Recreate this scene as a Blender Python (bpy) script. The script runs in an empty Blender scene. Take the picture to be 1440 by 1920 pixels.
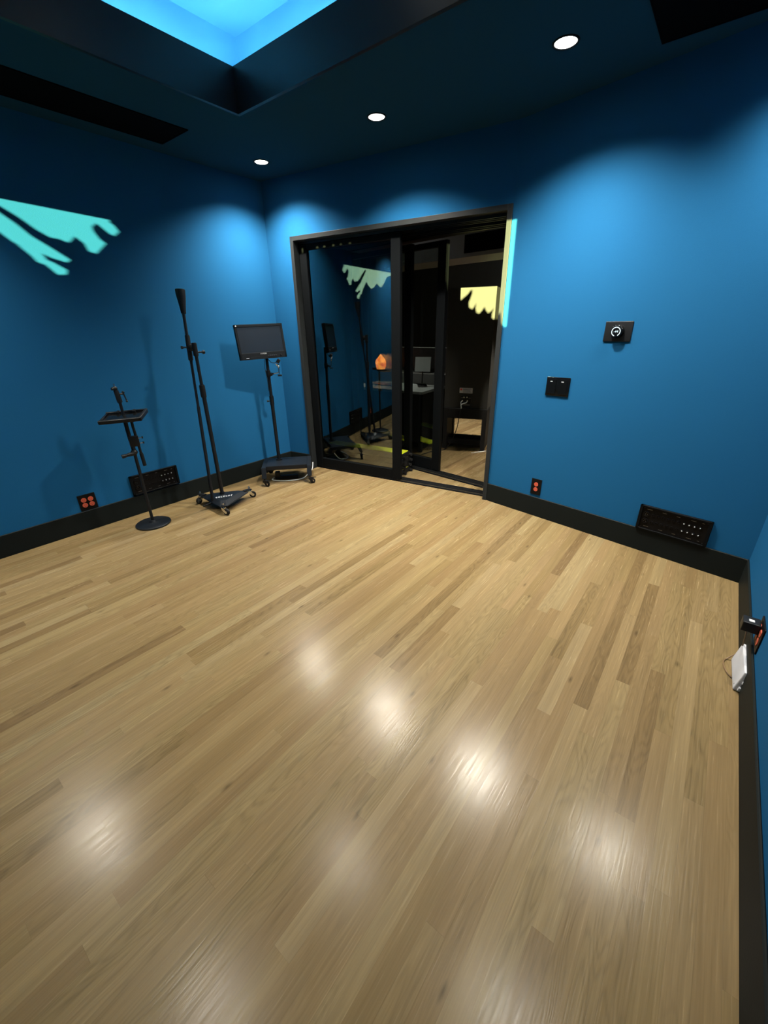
import bpy, bmesh, math, random
from mathutils import Vector, Matrix
from mathutils.geometry import tessellate_polygon

random.seed(7)
R = math.radians
sc = bpy.context.scene
COL = sc.collection

# ------------------------------------------------------------------ camera, exposure, world, lights
CAM_H = 1.461
cam_d = bpy.data.cameras.new('camera')
cam_d.sensor_fit = 'VERTICAL'; cam_d.sensor_height = 36.0
cam_d.lens = 775.03 * 36.0 / 1920.0
cam_d.clip_start = 0.02; cam_d.clip_end = 100
cam = bpy.data.objects.new('camera', cam_d); COL.objects.link(cam)
cam.location = (0, 0, CAM_H)
PITCH, ROLL, YAW = .4216, -.0175, .6681
fwd = Vector((-math.sin(YAW) * math.cos(PITCH), math.cos(YAW) * math.cos(PITCH), -math.sin(PITCH)))
rgt = Vector((math.cos(YAW), math.sin(YAW), 0))
up = rgt.cross(fwd)
r2 = math.cos(ROLL) * rgt + math.sin(ROLL) * up
u2 = -math.sin(ROLL) * rgt + math.cos(ROLL) * up
cam.rotation_euler = Matrix((r2, u2, -fwd)).transposed().to_euler()
sc.camera = cam

sc.view_settings.view_transform = 'Standard'
sc.view_settings.look = 'None'
sc.view_settings.exposure = 0.0
sc.view_settings.gamma = 1.0
sc.view_settings.use_curve_mapping = False

w = bpy.data.worlds.new('dusk'); sc.world = w; w.use_nodes = True
w.node_tree.nodes['Background'].inputs[0].default_value = (.10, .13, .2, 1)
w.node_tree.nodes['Background'].inputs[1].default_value = 0.05

SUN_AZ, SUN_SL = .40, .035            # low sun through the high window behind the camera
sd = bpy.data.lights.new('low_sun', 'SUN'); sd.energy = 84; sd.color = (1, .96, .40); sd.angle = R(.22)
so = bpy.data.objects.new('low_sun', sd); COL.objects.link(so)
so.rotation_euler = Vector((-SUN_AZ, 1, -SUN_SL)).to_track_quat('-Z', 'Y').to_euler()
so.location = (1, -4, 3)

CAN_W = 555.0
CAN_COL = (1.0, .93, .80)
LED_COL = (.26, .74, 1.0)
LED_STR = 40.0

# ------------------------------------------------------------------ room numbers
XL, XR, H, BB = -3.730, .3947, 2.680, .1636
YN = -1.0
LC = Vector((XL, 3.0, 0)); PC = Vector((-1.426, 3.323, 0))
AA = math.atan2(PC.y - LC.y, PC.x - LC.x)
AB = -.1776
RC = Vector((XR, PC.y + (XR - PC.x) * math.tan(AB), 0))
LA = (PC - LC).length; LB = (RC - PC).length
CC = Vector((-2.179, 3.715, 0)); AC = R(-6)
def frame(o, a):
    return Matrix.Translation(o) @ Matrix.Rotation(a, 4, 'Z')
MA, MB_, MC = frame(LC, AA), frame(PC, AB), frame(CC, AC)
ML = frame(Vector((XL, 0, 0)), R(90))       # local x = +Y, local y = into the wall
MR = frame(Vector((XR, 0, 0)), R(-90))      # local x = -Y

# ------------------------------------------------------------------ helpers
def obj(name, bm, mat, parent=None, M=None, smooth=False, **props):
    me = bpy.data.meshes.new(name)
    bmesh.ops.recalc_face_normals(bm, faces=bm.faces[:])
    if smooth:
        for f in bm.faces: f.smooth = True
    bm.to_mesh(me); bm.free()
    for m in (mat if isinstance(mat, (list, tuple)) else [mat]): me.materials.append(m)
    if smooth:
        try: me.set_sharp_from_angle(angle=R(40))
        except Exception: pass
    o = bpy.data.objects.new(name, me); COL.objects.link(o)
    if M is not None: o.matrix_world = M
    if parent is not None: o.parent = parent
    for k, v in props.items(): o[k] = v
    return o
def thing(name, label, cat, M=None, group=None):
    o = bpy.data.objects.new(name, None); COL.objects.link(o)
    o.empty_display_size = .05
    o.matrix_world = M if M is not None else Matrix.Identity(4)
    o['label'] = label; o['category'] = cat
    if group: o['group'] = group
    return o
def struct(name, bm, mat, M=None, parent=None):
    o = obj(name, bm, mat, parent, M)
    if parent is None: o['kind'] = 'structure'
    return o
def struct_empty(name, M):
    o = bpy.data.objects.new(name, None); COL.objects.link(o); o.matrix_world = M; o['kind'] = 'structure'
    return o
def tag(o, label, cat, group=None):
    o['label'] = label; o['category'] = cat
    if group: o['group'] = group
    return o
def copy_tree(o, parent=None):
    c = o.copy(); COL.objects.link(c); c.parent = parent
    for ch in list(o.children): copy_tree(ch, c)
    return c
def NB(): return bmesh.new()
def box(bm, x0, x1, y0, y1, z0, z1, bev=0, M=None, seg=2, mi=0):
    m = Matrix.Translation(((x0+x1)/2, (y0+y1)/2, (z0+z1)/2)) @ Matrix.Diagonal((abs(x1-x0), abs(y1-y0), abs(z1-z0), 1))
    if M is not None: m = M @ m
    t = bmesh.new(); bmesh.ops.create_cube(t, size=1, matrix=m)
    if bev > 0: bmesh.ops.bevel(t, geom=t.edges[:] , offset=bev, segments=seg, affect='EDGES', profile=.6)
    join(bm, t, mi); return bm
def join(bm, t, mi=0):
    for f in t.faces: f.material_index = mi
    me = bpy.data.meshes.new('tmp'); t.to_mesh(me); t.free()
    bm.from_mesh(me); bpy.data.meshes.remove(me)
def cyl(bm, p0, p1, r0, r1=None, n=20, bev=0, mi=0):
    p0, p1 = Vector(p0), Vector(p1); d = p1 - p0
    r1 = r0 if r1 is None else r1
    m = Matrix.Translation((p0+p1)/2) @ d.to_track_quat('Z', 'Y').to_matrix().to_4x4()
    t = bmesh.new(); bmesh.ops.create_cone(t, cap_ends=True, segments=n, radius1=r0, radius2=r1, depth=d.length, matrix=m)
    if bev:
        ed = [e for e in t.edges if any(len(f.verts) > 4 for f in e.link_faces)]
        bmesh.ops.bevel(t, geom=ed, offset=bev, segments=2, affect='EDGES')
    join(bm, t, mi); return bm
def sph(bm, c, r, s=(1, 1, 1), n=16, mi=0):
    t = bmesh.new(); bmesh.ops.create_uvsphere(t, u_segments=n, v_segments=n//2+2, radius=r, matrix=Matrix.Translation(c) @ Matrix.Diagonal((*s, 1)))
    join(bm, t, mi); return bm
def lathe(bm, prof, n=32, M=None, mi=0):
    t = bmesh.new(); rings = []
    for r, z in prof: rings.append([t.verts.new((r*math.cos(2*math.pi*k/n), r*math.sin(2*math.pi*k/n), z)) for k in range(n)] if r > 1e-6 else [t.verts.new((0, 0, z))])
    for a, b in zip(rings, rings[1:]):
        for k in range(n):
            k2 = (k+1) % n
            if len(a) == 1 and len(b) == 1: continue
            if len(a) == 1: t.faces.new((a[0], b[k], b[k2]))
            elif len(b) == 1: t.faces.new((a[k], a[k2], b[0]))
            else: t.faces.new((a[k], a[k2], b[k2], b[k]))
    if M is not None: t.transform(M)
    join(bm, t, mi); return bm
def prism(bm, pts, z0, z1, mi=0, bev=0):
    t = bmesh.new(); vs = [t.verts.new((x, y, z0)) for x, y in pts]
    f = t.faces.new(vs); e = bmesh.ops.extrude_face_region(t, geom=[f])
    bmesh.ops.translate(t, vec=(0, 0, z1-z0), verts=[v for v in e['geom'] if isinstance(v, bmesh.types.BMVert)])
    if bev: bmesh.ops.bevel(t, geom=t.edges[:], offset=bev, segments=2, affect='EDGES')
    join(bm, t, mi); return bm
def tube(bm, pts, r, n=8, res=6, mi=0):
    P = [Vector(p) for p in pts]; Q = []
    for i in range(len(P)-1):
        a, b, c, d = P[max(i-1, 0)], P[i], P[i+1], P[min(i+2, len(P)-1)]
        for k in range(res):
            t = k/res
            Q.append(.5*((2*b)+(c-a)*t+(2*a-5*b+4*c-d)*t*t+(3*b-a-3*c+d)*t**3))
    Q.append(P[-1])
    t_ = bmesh.new(); rings = []
    nrm = None
    for i, q in enumerate(Q):
        d = (Q[min(i+1, len(Q)-1)]-Q[max(i-1, 0)]).normalized()
        if nrm is None: nrm = d.orthogonal().normalized()
        nrm = (nrm - d*nrm.dot(d)).normalized(); bn = d.cross(nrm)
        rings.append([t_.verts.new(q + r*(math.cos(2*math.pi*k/n)*nrm+math.sin(2*math.pi*k/n)*bn)) for k in range(n)])
    for a, b in zip(rings, rings[1:]):
        for k in range(n): t_.faces.new((a[k], a[(k+1) % n], b[(k+1) % n], b[k]))
    t_.faces.new(rings[0]); t_.faces.new(rings[-1][::-1])
    join(bm, t_, mi); return bm
def text_bm(s, size, M, depth=.0006, align='CENTER'):
    cu = bpy.data.curves.new('t', 'FONT'); cu.body = s; cu.size = size; cu.extrude = depth
    cu.align_x = align; cu.align_y = 'CENTER'
    o = bpy.data.objects.new('t', cu); COL.objects.link(o)
    bpy.context.view_layer.update()
    me = bpy.data.meshes.new_from_object(o.evaluated_get(bpy.context.evaluated_depsgraph_get()))
    t = bmesh.new(); t.from_mesh(me); t.transform(M)
    bpy.data.objects.remove(o); bpy.data.curves.remove(cu); bpy.data.meshes.remove(me)
    return t
def strokes(n, w_, h, seed):
    # a worn maker's mark: letter-like strokes, too small to read in the photo
    rn = random.Random(seed); bm = bmesh.new(); a = w_/n
    for i in range(n):
        x = -w_/2 + i*a; s_ = a*.22
        box(bm, x, x+s_, -h/2, h/2, -.0003, .0003)
        if rn.random() < .8: box(bm, x+s_, x+a*.72, h/2-s_, h/2, -.0003, .0003)
        if rn.random() < .7: box(bm, x+s_, x+a*.66, -s_/2, s_/2, -.0003, .0003)
        if rn.random() < .6: box(bm, x+s_, x+a*.72, -h/2, -h/2+s_, -.0003, .0003)
    return bm
FACE = Matrix.Rotation(R(90), 4, 'X')      # text standing up and read from the room side of a wall frame

# ------------------------------------------------------------------ materials
def mat(name, col, rough=.5, metal=0, spec=.5, bump=0, bscale=200, var=0, vscale=8, emis=None, estr=0, coat=0):
    m = bpy.data.materials.new(name); m.use_nodes = True
    nt = m.node_tree; p = nt.nodes['Principled BSDF']
    p.inputs['Base Color'].default_value = (*col, 1); p.inputs['Roughness'].default_value = rough
    p.inputs['Metallic'].default_value = metal; p.inputs['Specular IOR Level'].default_value = spec
    p.inputs['Coat Weight'].default_value = coat
    tc = nt.nodes.new('ShaderNodeTexCoord')
    if var:
        n = nt.nodes.new('ShaderNodeTexNoise'); n.inputs['Scale'].default_value = vscale; n.inputs['Detail'].default_value = 4
        nt.links.new(tc.outputs['Object'], n.inputs['Vector'])
        mx = nt.nodes.new('ShaderNodeMix'); mx.data_type = 'RGBA'
        mx.inputs['A'].default_value = (*[c*(1-var) for c in col], 1); mx.inputs['B'].default_value = (*[min(1, c*(1+var)) for c in col], 1)
        nt.links.new(n.outputs['Fac'], mx.inputs['Factor']); nt.links.new(mx.outputs['Result'], p.inputs['Base Color'])
    if bump:
        n = nt.nodes.new('ShaderNodeTexNoise'); n.inputs['Scale'].default_value = bscale; n.inputs['Detail'].default_value = 3
        nt.links.new(tc.outputs['Object'], n.inputs['Vector'])
        b = nt.nodes.new('ShaderNodeBump'); b.inputs['Strength'].default_value = bump; b.inputs['Distance'].default_value = .002
        nt.links.new(n.outputs['Fac'], b.inputs['Height']); nt.links.new(b.outputs['Normal'], p.inputs['Normal'])
    if emis: p.inputs['Emission Color'].default_value = (*emis, 1); p.inputs['Emission Strength'].default_value = estr
    return m
BLUE = (.0098, .077, .182)
M_wall = mat('blue_wall_paint', BLUE, .7, spec=.02, bump=.25, bscale=260, var=.03, vscale=2)
M_ceil = mat('blue_ceiling_paint', (.003, .042, .078), .9, spec=.2, bump=.2, bscale=260, var=.03, vscale=2)
M_tray = mat('pale_blue_tray_paint', (.22, .46, .60), .7, bump=.2, bscale=260)
M_base = mat('black_baseboard_paint', (.0045, .0066, .0066), .6, spec=.12, bump=.1, bscale=120, var=.1)
M_frame = mat('black_powder_coat', (.0034, .0040, .0046), .40, spec=.05, bump=.15, bscale=500)
M_casing = mat('charcoal_door_casing', (.016, .018, .019), .45, spec=.12, bump=.15, bscale=500)
M_trimb = mat('black_satin_fascia', (.007, .0075, .008), .4, spec=.3, bump=.1, bscale=90)
M_black = mat('black_plastic', (.0045, .0052, .0065), .42, spec=.3, bump=.1, bscale=400)
M_gloss = mat('black_gloss_plastic', (.003, .0035, .004), .14, spec=.3)
M_rub = mat('black_rubber', (.005, .005, .005), .7, spec=.3, bump=.2, bscale=300)
M_steel = mat('black_painted_steel', (.0045, .0060, .0085), .38, spec=.3, bump=.1, bscale=400)
M_vent = mat('black_vent', (.001, .001, .0015), .9, spec=.05, var=.2)
M_chrome = mat('chrome', (.75, .76, .78), .18, 1, var=.05)
M_alu = mat('brushed_aluminium', (.22, .225, .235), .35, 1, bump=.1, bscale=300)
M_dalu = mat('dark_anodised_rail', (.035, .035, .04), .4, .9, var=.1)
M_coral = mat('coral_receptacle', (.46, .085, .048), .4, spec=.2, var=.06, vscale=60)
M_slot = mat('receptacle_slot', (.05, .01, .008), .6, var=.1)
M_plate = mat('black_wall_plate', (.0030, .0028, .0032), .45, spec=.12, var=.1)
M_white = mat('white_plastic', (.42, .43, .47), .4, var=.03, vscale=20)
M_mark = mat('white_marking', (.42, .44, .46), .5, var=.05)
M_grey = mat('grey_laminate', (.20, .215, .235), .45, bump=.1, bscale=200, var=.06)
M_dgrey = mat('dark_grey_paint', (.055, .055, .06), .6, bump=.1, bscale=100, var=.1)
M_cwall = mat('dark_grey_control_wall', (.030, .036, .038), .75, bump=.3, bscale=80, var=.15)
M_speak = mat('black_textured_cabinet', (.040, .039, .035), .8, spec=.1, bump=.5, bscale=350, var=.08)
M_standb = mat('black_stand_paint', (.008, .008, .0085), .6, spec=.2, bump=.1, bscale=200, var=.1)
M_yel = mat('yellow_rubber', (.62, .68, .02), .5, bump=.2, bscale=200, var=.05)
M_lens = mat('lit_lamp_lens', (.9, .9, .85), .3, emis=(1, .96, .88), estr=30)
M_led = mat('cyan_led_strip', (.2, .5, .9), .4, emis=LED_COL, estr=LED_STR)
M_ring = mat('lit_display_ring', (.1, .1, .1), .4, emis=(.72, .92, 1.0), estr=1.1)
M_leaf = mat('palm_leaf', (.05, .10, .03), .6, var=.3)
M_bark = mat('palm_bark', (.12, .08, .05), .9, bump=.6, bscale=30, var=.3)
M_cord = mat('brown_cord', (.12, .07, .03), .5, var=.1)
M_wcord = mat('white_cord', (.65, .65, .62), .4, var=.05)
M_label = mat('paper_label', (.6, .6, .63), .5, var=.1, vscale=120)
M_red = mat('red_label_print', (.6, .08, .05), .5, var=.1)

def salt_mat():
    m = mat('glowing_salt_crystal', (.6, .2, .05), .6, bump=.8, bscale=40)
    nt = m.node_tree; p = nt.nodes['Principled BSDF']; tc = nt.nodes.new('ShaderNodeTexCoord')
    n = nt.nodes.new('ShaderNodeTexNoise'); n.inputs['Scale'].default_value = 18; n.inputs['Detail'].default_value = 5
    r = nt.nodes.new('ShaderNodeValToRGB'); r.color_ramp.elements[0].position = .35; r.color_ramp.elements[1].position = .65
    r.color_ramp.elements[0].color = (.55, .05, .008, 1); r.color_ramp.elements[1].color = (1, .30, .06, 1)
    nt.links.new(tc.outputs['Object'], n.inputs['Vector']); nt.links.new(n.outputs['Fac'], r.inputs['Fac'])
    nt.links.new(r.outputs['Color'], p.inputs['Emission Color']); p.inputs['Emission Strength'].default_value = 7.0
    return m
M_salt = salt_mat()

def screen_mat():
    m = mat('matte_dark_screen', (.002, .003, .005), .29, spec=.8)
    return m
M_screen = screen_mat()
M_bezel = mat('satin_black_bezel', (.0045, .0060, .0080), .5, spec=.10, bump=.1, bscale=400)

def glass_mat(name, tint, ior):
    m = bpy.data.materials.new(name); m.use_nodes = True; nt = m.node_tree; nt.nodes.clear()
    o = nt.nodes.new('ShaderNodeOutputMaterial'); mx = nt.nodes.new('ShaderNodeMixShader')
    t = nt.nodes.new('ShaderNodeBsdfTransparent'); g = nt.nodes.new('ShaderNodeBsdfGlossy'); f = nt.nodes.new('ShaderNodeFresnel')
    t.inputs[0].default_value = (*tint, 1); g.inputs['Roughness'].default_value = .012; g.inputs['Color'].default_value = (.9, 1, .98, 1)
    f.inputs['IOR'].default_value = ior
    nt.links.new(f.outputs[0], mx.inputs[0]); nt.links.new(t.outputs[0], mx.inputs[1]); nt.links.new(g.outputs[0], mx.inputs[2])
    nt.links.new(mx.outputs[0], o.inputs[0]); return m
M_glass = glass_mat('laminated_door_glass', (.56, .62, .56), 2.6)
M_wglass = glass_mat('window_glass', (.97, .98, .97), 1.3)

def floor_mat():
    m = bpy.data.materials.new('oak_strip_floor'); m.use_nodes = True; nt = m.node_tree; N, L = nt.nodes, nt.links
    p = N['Principled BSDF']
    def n(t, **k):
        x = N.new(t)
        for a, b in k.items(): setattr(x, a, b)
        return x
    def math_(op, a, b=None, c=None):
        x = n('ShaderNodeMath', operation=op)
        for i, v in enumerate((a, b, c)):
            if v is None: continue
            if isinstance(v, (int, float)): x.inputs[i].default_value = v
            else: L.new(v, x.inputs[i])
        return x.outputs[0]
    tc = n('ShaderNodeTexCoord'); sp = n('ShaderNodeSeparateXYZ'); L.new(tc.outputs['Object'], sp.inputs[0])
    X, Y = sp.outputs[0], sp.outputs[1]
    W = .0572
    u = math_('DIVIDE', math_('ADD', X, 10.0), W)
    row = math_('FLOOR', u); fu = math_('FRACT', u)
    wr = n('ShaderNodeTexWhiteNoise', noise_dimensions='1D'); L.new(row, wr.inputs['W'])
    rr = n('ShaderNodeSeparateColor'); L.new(wr.outputs['Color'], rr.inputs[0])
    ln = math_('MULTIPLY_ADD', rr.outputs[0], 1.0, .75)
    v = math_('ADD', math_('DIVIDE', math_('ADD', Y, 20.0), ln), math_('MULTIPLY', rr.outputs[1], 13.0))
    # uneven board lengths inside a row: shift the joint by a noise of the index
    wob = n('ShaderNodeTexNoise', noise_dimensions='2D'); cv = n('ShaderNodeCombineXYZ'); L.new(v, cv.inputs[0]); L.new(math_('MULTIPLY', row, 3.7), cv.inputs[1])
    L.new(cv.outputs[0], wob.inputs['Vector']); wob.inputs['Scale'].default_value = .45; wob.inputs['Detail'].default_value = 0
    v = math_('ADD', v, math_('MULTIPLY', wob.outputs['Fac'], 1.6))
    cell = math_('FLOOR', v); fv = math_('FRACT', v)
    cc = n('ShaderNodeCombineXYZ'); L.new(row, cc.inputs[0]); L.new(cell, cc.inputs[1])
    wb = n('ShaderNodeTexWhiteNoise', noise_dimensions='2D'); L.new(cc.outputs[0], wb.inputs['Vector'])
    rb = n('ShaderNodeSeparateColor'); L.new(wb.outputs['Color'], rb.inputs[0])
    # board tone
    ramp = n('ShaderNodeValToRGB'); e = ramp.color_ramp.elements
    e[0].position = 0; e[0].color = (.300, .200, .094, 1)
    e[1].position = 1; e[1].color = (.500, .378, .200, 1)
    for pos, c in ((.07, (.345, .235, .108, 1)), (.16, (.400, .278, .130, 1)), (.6, (.440, .312, .150, 1)), (.92, (.475, .348, .172, 1))):
        q = e.new(pos); q.color = c
    L.new(rb.outputs[0], ramp.inputs[0])
    hs = n('ShaderNodeHueSaturation'); L.new(ramp.outputs[0], hs.inputs['Color'])
    FLOOR_K = .33
    L.new(math_('MULTIPLY_ADD', rb.outputs[1], .007, .4975), hs.inputs['Hue'])
    # fine straight grain
    g1 = n('ShaderNodeTexNoise', noise_dimensions='3D'); c1 = n('ShaderNodeCombineXYZ')
    L.new(math_('MULTIPLY', X, 200.0), c1.inputs[0]); L.new(math_('MULTIPLY', Y, 5.0), c1.inputs[1]); L.new(math_('MULTIPLY', rb.outputs[2], 90.0), c1.inputs[2])
    L.new(c1.outputs[0], g1.inputs['Vector']); g1.inputs['Scale'].default_value = 1; g1.inputs['Detail'].default_value = 4; g1.inputs['Roughness'].default_value = .6
    # cathedral grain: contour lines of a stretched noise
    g2 = n('ShaderNodeTexNoise', noise_dimensions='3D'); c2 = n('ShaderNodeCombineXYZ')
    L.new(math_('MULTIPLY', X, 17.0), c2.inputs[0]); L.new(math_('MULTIPLY', Y, 2.2), c2.inputs[1]); L.new(math_('MULTIPLY', rb.outputs[1], 70.0), c2.inputs[2])
    L.new(c2.outputs[0], g2.inputs['Vector']); g2.inputs['Scale'].default_value = 1; g2.inputs['Detail'].default_value = 1.5; g2.inputs['Roughness'].default_value = .45
    rings = math_('SINE', math_('MULTIPLY', g2.outputs['Fac'], 85.0))
    rings = math_('POWER', math_('MULTIPLY_ADD', rings, .5, .5), 2.0)
    amt = math_('MULTIPLY', math_('GREATER_THAN', rb.outputs[2], .35), math_('MULTIPLY_ADD', rb.outputs[1], .13, .04))
    # wide streaks
    g3 = n('ShaderNodeTexNoise', noise_dimensions='3D'); c3 = n('ShaderNodeCombineXYZ')
    L.new(math_('MULTIPLY', X, 38.0), c3.inputs[0]); L.new(math_('MULTIPLY', Y, 1.4), c3.inputs[1]); L.new(math_('MULTIPLY', rb.outputs[0], 50.0), c3.inputs[2])
    L.new(c3.outputs[0], g3.inputs['Vector']); g3.inputs['Scale'].default_value = 1; g3.inputs['Detail'].default_value = 2
    val = math_('MULTIPLY_ADD', math_('SUBTRACT', g1.outputs['Fac'], .5), .55, 1.0)
    val = math_('SUBTRACT', val, math_('MULTIPLY', rings, amt))
    val = math_('ADD', val, math_('MULTIPLY', math_('SUBTRACT', g3.outputs['Fac'], .5), .42))
    # knots and mineral streaks
    kn = n('ShaderNodeTexVoronoi', voronoi_dimensions='2D', feature='F1'); ck = n('ShaderNodeCombineXYZ')
    L.new(math_('MULTIPLY', X, 2.6), ck.inputs[0]); L.new(math_('MULTIPLY', Y, .9), ck.inputs[1]); L.new(ck.outputs[0], kn.inputs['Vector']); kn.inputs['Scale'].default_value = 1.3
    kd = math_('SUBTRACT', 1.0, math_('MINIMUM', math_('MULTIPLY', kn.outputs['Distance'], 28.0), 1.0))
    val = math_('SUBTRACT', val, math_('MULTIPLY', kd, .45))
    # seams
    eu = math_('MINIMUM', fu, math_('SUBTRACT', 1.0, fu))
    ev = math_('MULTIPLY', math_('MINIMUM', fv, math_('SUBTRACT', 1.0, fv)), math_('DIVIDE', ln, W))
    seam = math_('MINIMUM', eu, ev)
    sm = n('ShaderNodeMapRange'); L.new(seam, sm.inputs[0]); sm.inputs[1].default_value = 0; sm.inputs[2].default_value = .016; sm.inputs[3].default_value = .82; sm.inputs[4].default_value = 1
    val = math_('MULTIPLY', val, sm.outputs[0])
    val = math_('MULTIPLY', val, FLOOR_K); L.new(val, hs.inputs['Value']); L.new(hs.outputs[0], p.inputs['Base Color'])
    p.inputs['Roughness'].default_value = .27
    rgh = math_('MULTIPLY_ADD', g1.outputs['Fac'], .22, .13); L.new(rgh, p.inputs['Roughness'])
    p.inputs['Specular IOR Level'].default_value = .155
    p.inputs['Coat Weight'].default_value = 0
    # relief: grain, seams and a slight cupping of every board
    cup = math_('MULTIPLY', math_('POWER', math_('ABSOLUTE', math_('SUBTRACT', fu, .5)), 2.0), .35)
    tilt = math_('MULTIPLY', math_('MULTIPLY', math_('SUBTRACT', rb.outputs[1], .5), fu), .5)
    pores = math_('MULTIPLY', g1.outputs['Fac'], .45)
    hgt = math_('ADD', math_('ADD', math_('ADD', cup, tilt), pores), math_('MULTIPLY', sm.outputs[0], .15))
    hgt = math_('SUBTRACT', hgt, math_('MULTIPLY', math_('MULTIPLY', rings, amt), .8))
    bp = n('ShaderNodeBump'); bp.inputs['Strength'].default_value = .36; bp.inputs['Distance'].default_value = .0012
    L.new(hgt, bp.inputs['Height']); L.new(bp.outputs[0], p.inputs['Normal']); L.new(bp.outputs[0], p.inputs['Coat Normal'])
    return m
M_floor = floor_mat()

# ------------------------------------------------------------------ the setting
struct('floor', box(NB(), -7.2, .7, YN-.05, 8.2, -.05, 0), M_floor)

TX0, TX1, TY0, TY1 = -2.75, .10, -.75, 2.10       # raised tray opening
bm = NB()
for a in ((XL-.1, TX0, YN-.1, 3.75), (TX1, .65, YN-.1, 3.75), (TX0, TX1, YN-.1, TY0), (TX0, TX1, TY1, 3.75), (-7.1, .65, 3.75, 8.1)):
    box(bm, a[0], a[1], a[2], a[3], H, H+.04)
struct('ceiling', bm, M_ceil)
LIPZ, TZ, TD = 2.893, 3.15, .20
bm = NB(); t = .018
e = .004
for a in ((TX0-t, TX0+e, TY0-t, TY1+t), (TX1-e, TX1+t, TY0-t, TY1+t), (TX0, TX1, TY1-e, TY1+t), (TX0, TX1, TY0-t, TY0+e)):
    box(bm, a[0], a[1], a[2], a[3], H-.006, LIPZ)
struct('trim_1', bm, M_trimb)
bm = NB()                                          # ledge, walls and lid of the tray
for a in ((TX0-TD-.04, TX0-t, TY0-TD, TY1+TD), (TX1+t, TX1+TD+.04, TY0-TD, TY1+TD), (TX0-t, TX1+t, TY1+t, TY1+TD+.04), (TX0-t, TX1+t, TY0-TD-.04, TY0-t)):
    box(bm, a[0], a[1], a[2], a[3], H+.06, H+.09)
box(bm, TX0-TD-.04, TX0-TD, TY0-TD, TY1+TD, H+.09, TZ); box(bm, TX1+TD, TX1+TD+.04, TY0-TD, TY1+TD, H+.09, TZ)
box(bm, TX0-TD-.04, TX1+TD+.04, TY1+TD, TY1+TD+.04, H+.09, TZ); box(bm, TX0-TD-.04, TX1+TD+.04, TY0-TD-.04, TY0-TD, H+.09, TZ)
box(bm, TX0-TD-.04, TX1+TD+.04, TY0-TD-.04, TY1+TD+.04, TZ, TZ+.04)
struct('ceiling_tray', bm, M_tray)
bm = NB(); q = .03; zz = LIPZ-.05                  # LED strips lying behind the fascia
for a in ((TX0-t-q, TX0-t-.008, TY0, TY1), (TX1+t+.008, TX1+t+q, TY0, TY1), (TX0, TX1, TY1+t+.008, TY1+t+q), (TX0, TX1, TY0-t-q, TY0-t-.008)):
    box(bm, a[0], a[1], a[2], a[3], zz, zz+.012)
struct('trim_2', bm, M_led)

WH = 2.283                                         # head of the high window
struct('wall_left', box(NB(), XL-.1, XL, YN-.1, 3.2, 0, H), M_wall)
struct('wall_right', box(NB(), XR, XR+.1, YN-.1, 3.1, 0, H), M_wall)
bm = NB(); WX0, WX1, WZ0 = -3.66, .36, 1.55
box(bm, XL-.1, XR+.1, YN-.06, YN, 0, WZ0); box(bm, XL-.1, XR+.1, YN-.06, YN, WH, H)
box(bm, XL-.1, WX0, YN-.06, YN, WZ0, WH); box(bm, WX1, XR+.1, YN-.06, YN, WZ0, WH)
struct('wall_near', bm, M_wall)
wn = struct_empty('window_1', Matrix.Translation((0, YN, 0)))
bm = NB(); box(bm, WX0, WX1, -.05, -.02, WZ0, WZ0+.03); box(bm, WX0, WX0+.03, -.05, -.02, WZ0, WH)
obj('window_frame', bm, M_frame, wn)
bm = NB(); box(bm, WX0, WX1, -.034, -.032, WZ0, WH); obj('window_pane', bm, M_wglass, wn)

S0, S1, DH = .290, LA, 2.228                       # front door frame on the angled wall
bm = NB(); box(bm, -.12, S0, 0, .10, 0, H); box(bm, S0, LA, 0, .10, DH-.01, H)
struct('wall_far', bm, M_wall, MA)
bm = NB(); box(bm, 0, LB+.05, 0, .10, 0, H); struct('wall_far_right', bm, M_wall, MB_)
def bb(name, x0, x1, M):
    bm = NB(); box(bm, x0, x1, -.010, .0, 0, BB, .003, seg=1); struct(name, bm, M_base, M)
bb('baseboard_left', YN, 3.0, ML); bb('baseboard_right', -RC.y, -YN, MR)
bb('baseboard_far', 0, S0, MA); bb('baseboard_far_right', 0, LB, MB_)

# front door: frame, tracks and one glazed sliding panel
d1 = struct_empty('door_1', MA)
fw = .036
bm = NB()
box(bm, S0, S0+fw, -.014, .06, 0, DH, .002); box(bm, S1-fw, S1, -.014, .06, 0, DH, .002); box(bm, S0+fw, S1-fw, -.014, .06, DH-fw, DH, .002)
obj('door_frame', bm, M_casing, d1)
inv = MA.inverted()
cR = inv @ (MC @ Vector((.60, 0, 0))); cL = inv @ (MC @ Vector((-1.25, 0, 0)))
bm = NB()                                          # deep black lining between the two walls
prism(bm, [(S1-.012, .055), (S1+.03, .055), (cR.x+.04, cR.y), (cR.x, cR.y)], 0, DH)
prism(bm, [(S0-.02, .055), (S0+.015, .055), (cL.x, cL.y), (cL.x-.03, cL.y)], 0, DH)
prism(bm, [(S0, .055), (S1, .055), (cR.x+.04, cR.y), (cL.x-.03, cL.y)], DH-.03, DH+.01)
obj('door_lining', bm, M_frame, d1)
def track(y0, y1, x0, x1, name, parent):
    bm = NB(); box(bm, x0, x1, y0, y1, .0005, .006, mi=0)
    k = 4
    for i in range(k):
        yy = y0 + (y1-y0)*(i+.5)/k
        box(bm, x0, x1, yy-.0016, yy+.0016, .006, .016, 0, mi=1)
    return obj(name, bm, [M_frame, M_alu], parent)
track(.062, .185, S0+fw, S1-fw, 'floor_track', d1)
bm = NB()
for yy in (.07, .12, .17, .30, .36, .42): box(bm, S0+fw, S1-fw-.03, yy, yy+.008, DH-.055, DH-.03)
obj('head_track', bm, M_dalu, d1)
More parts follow.
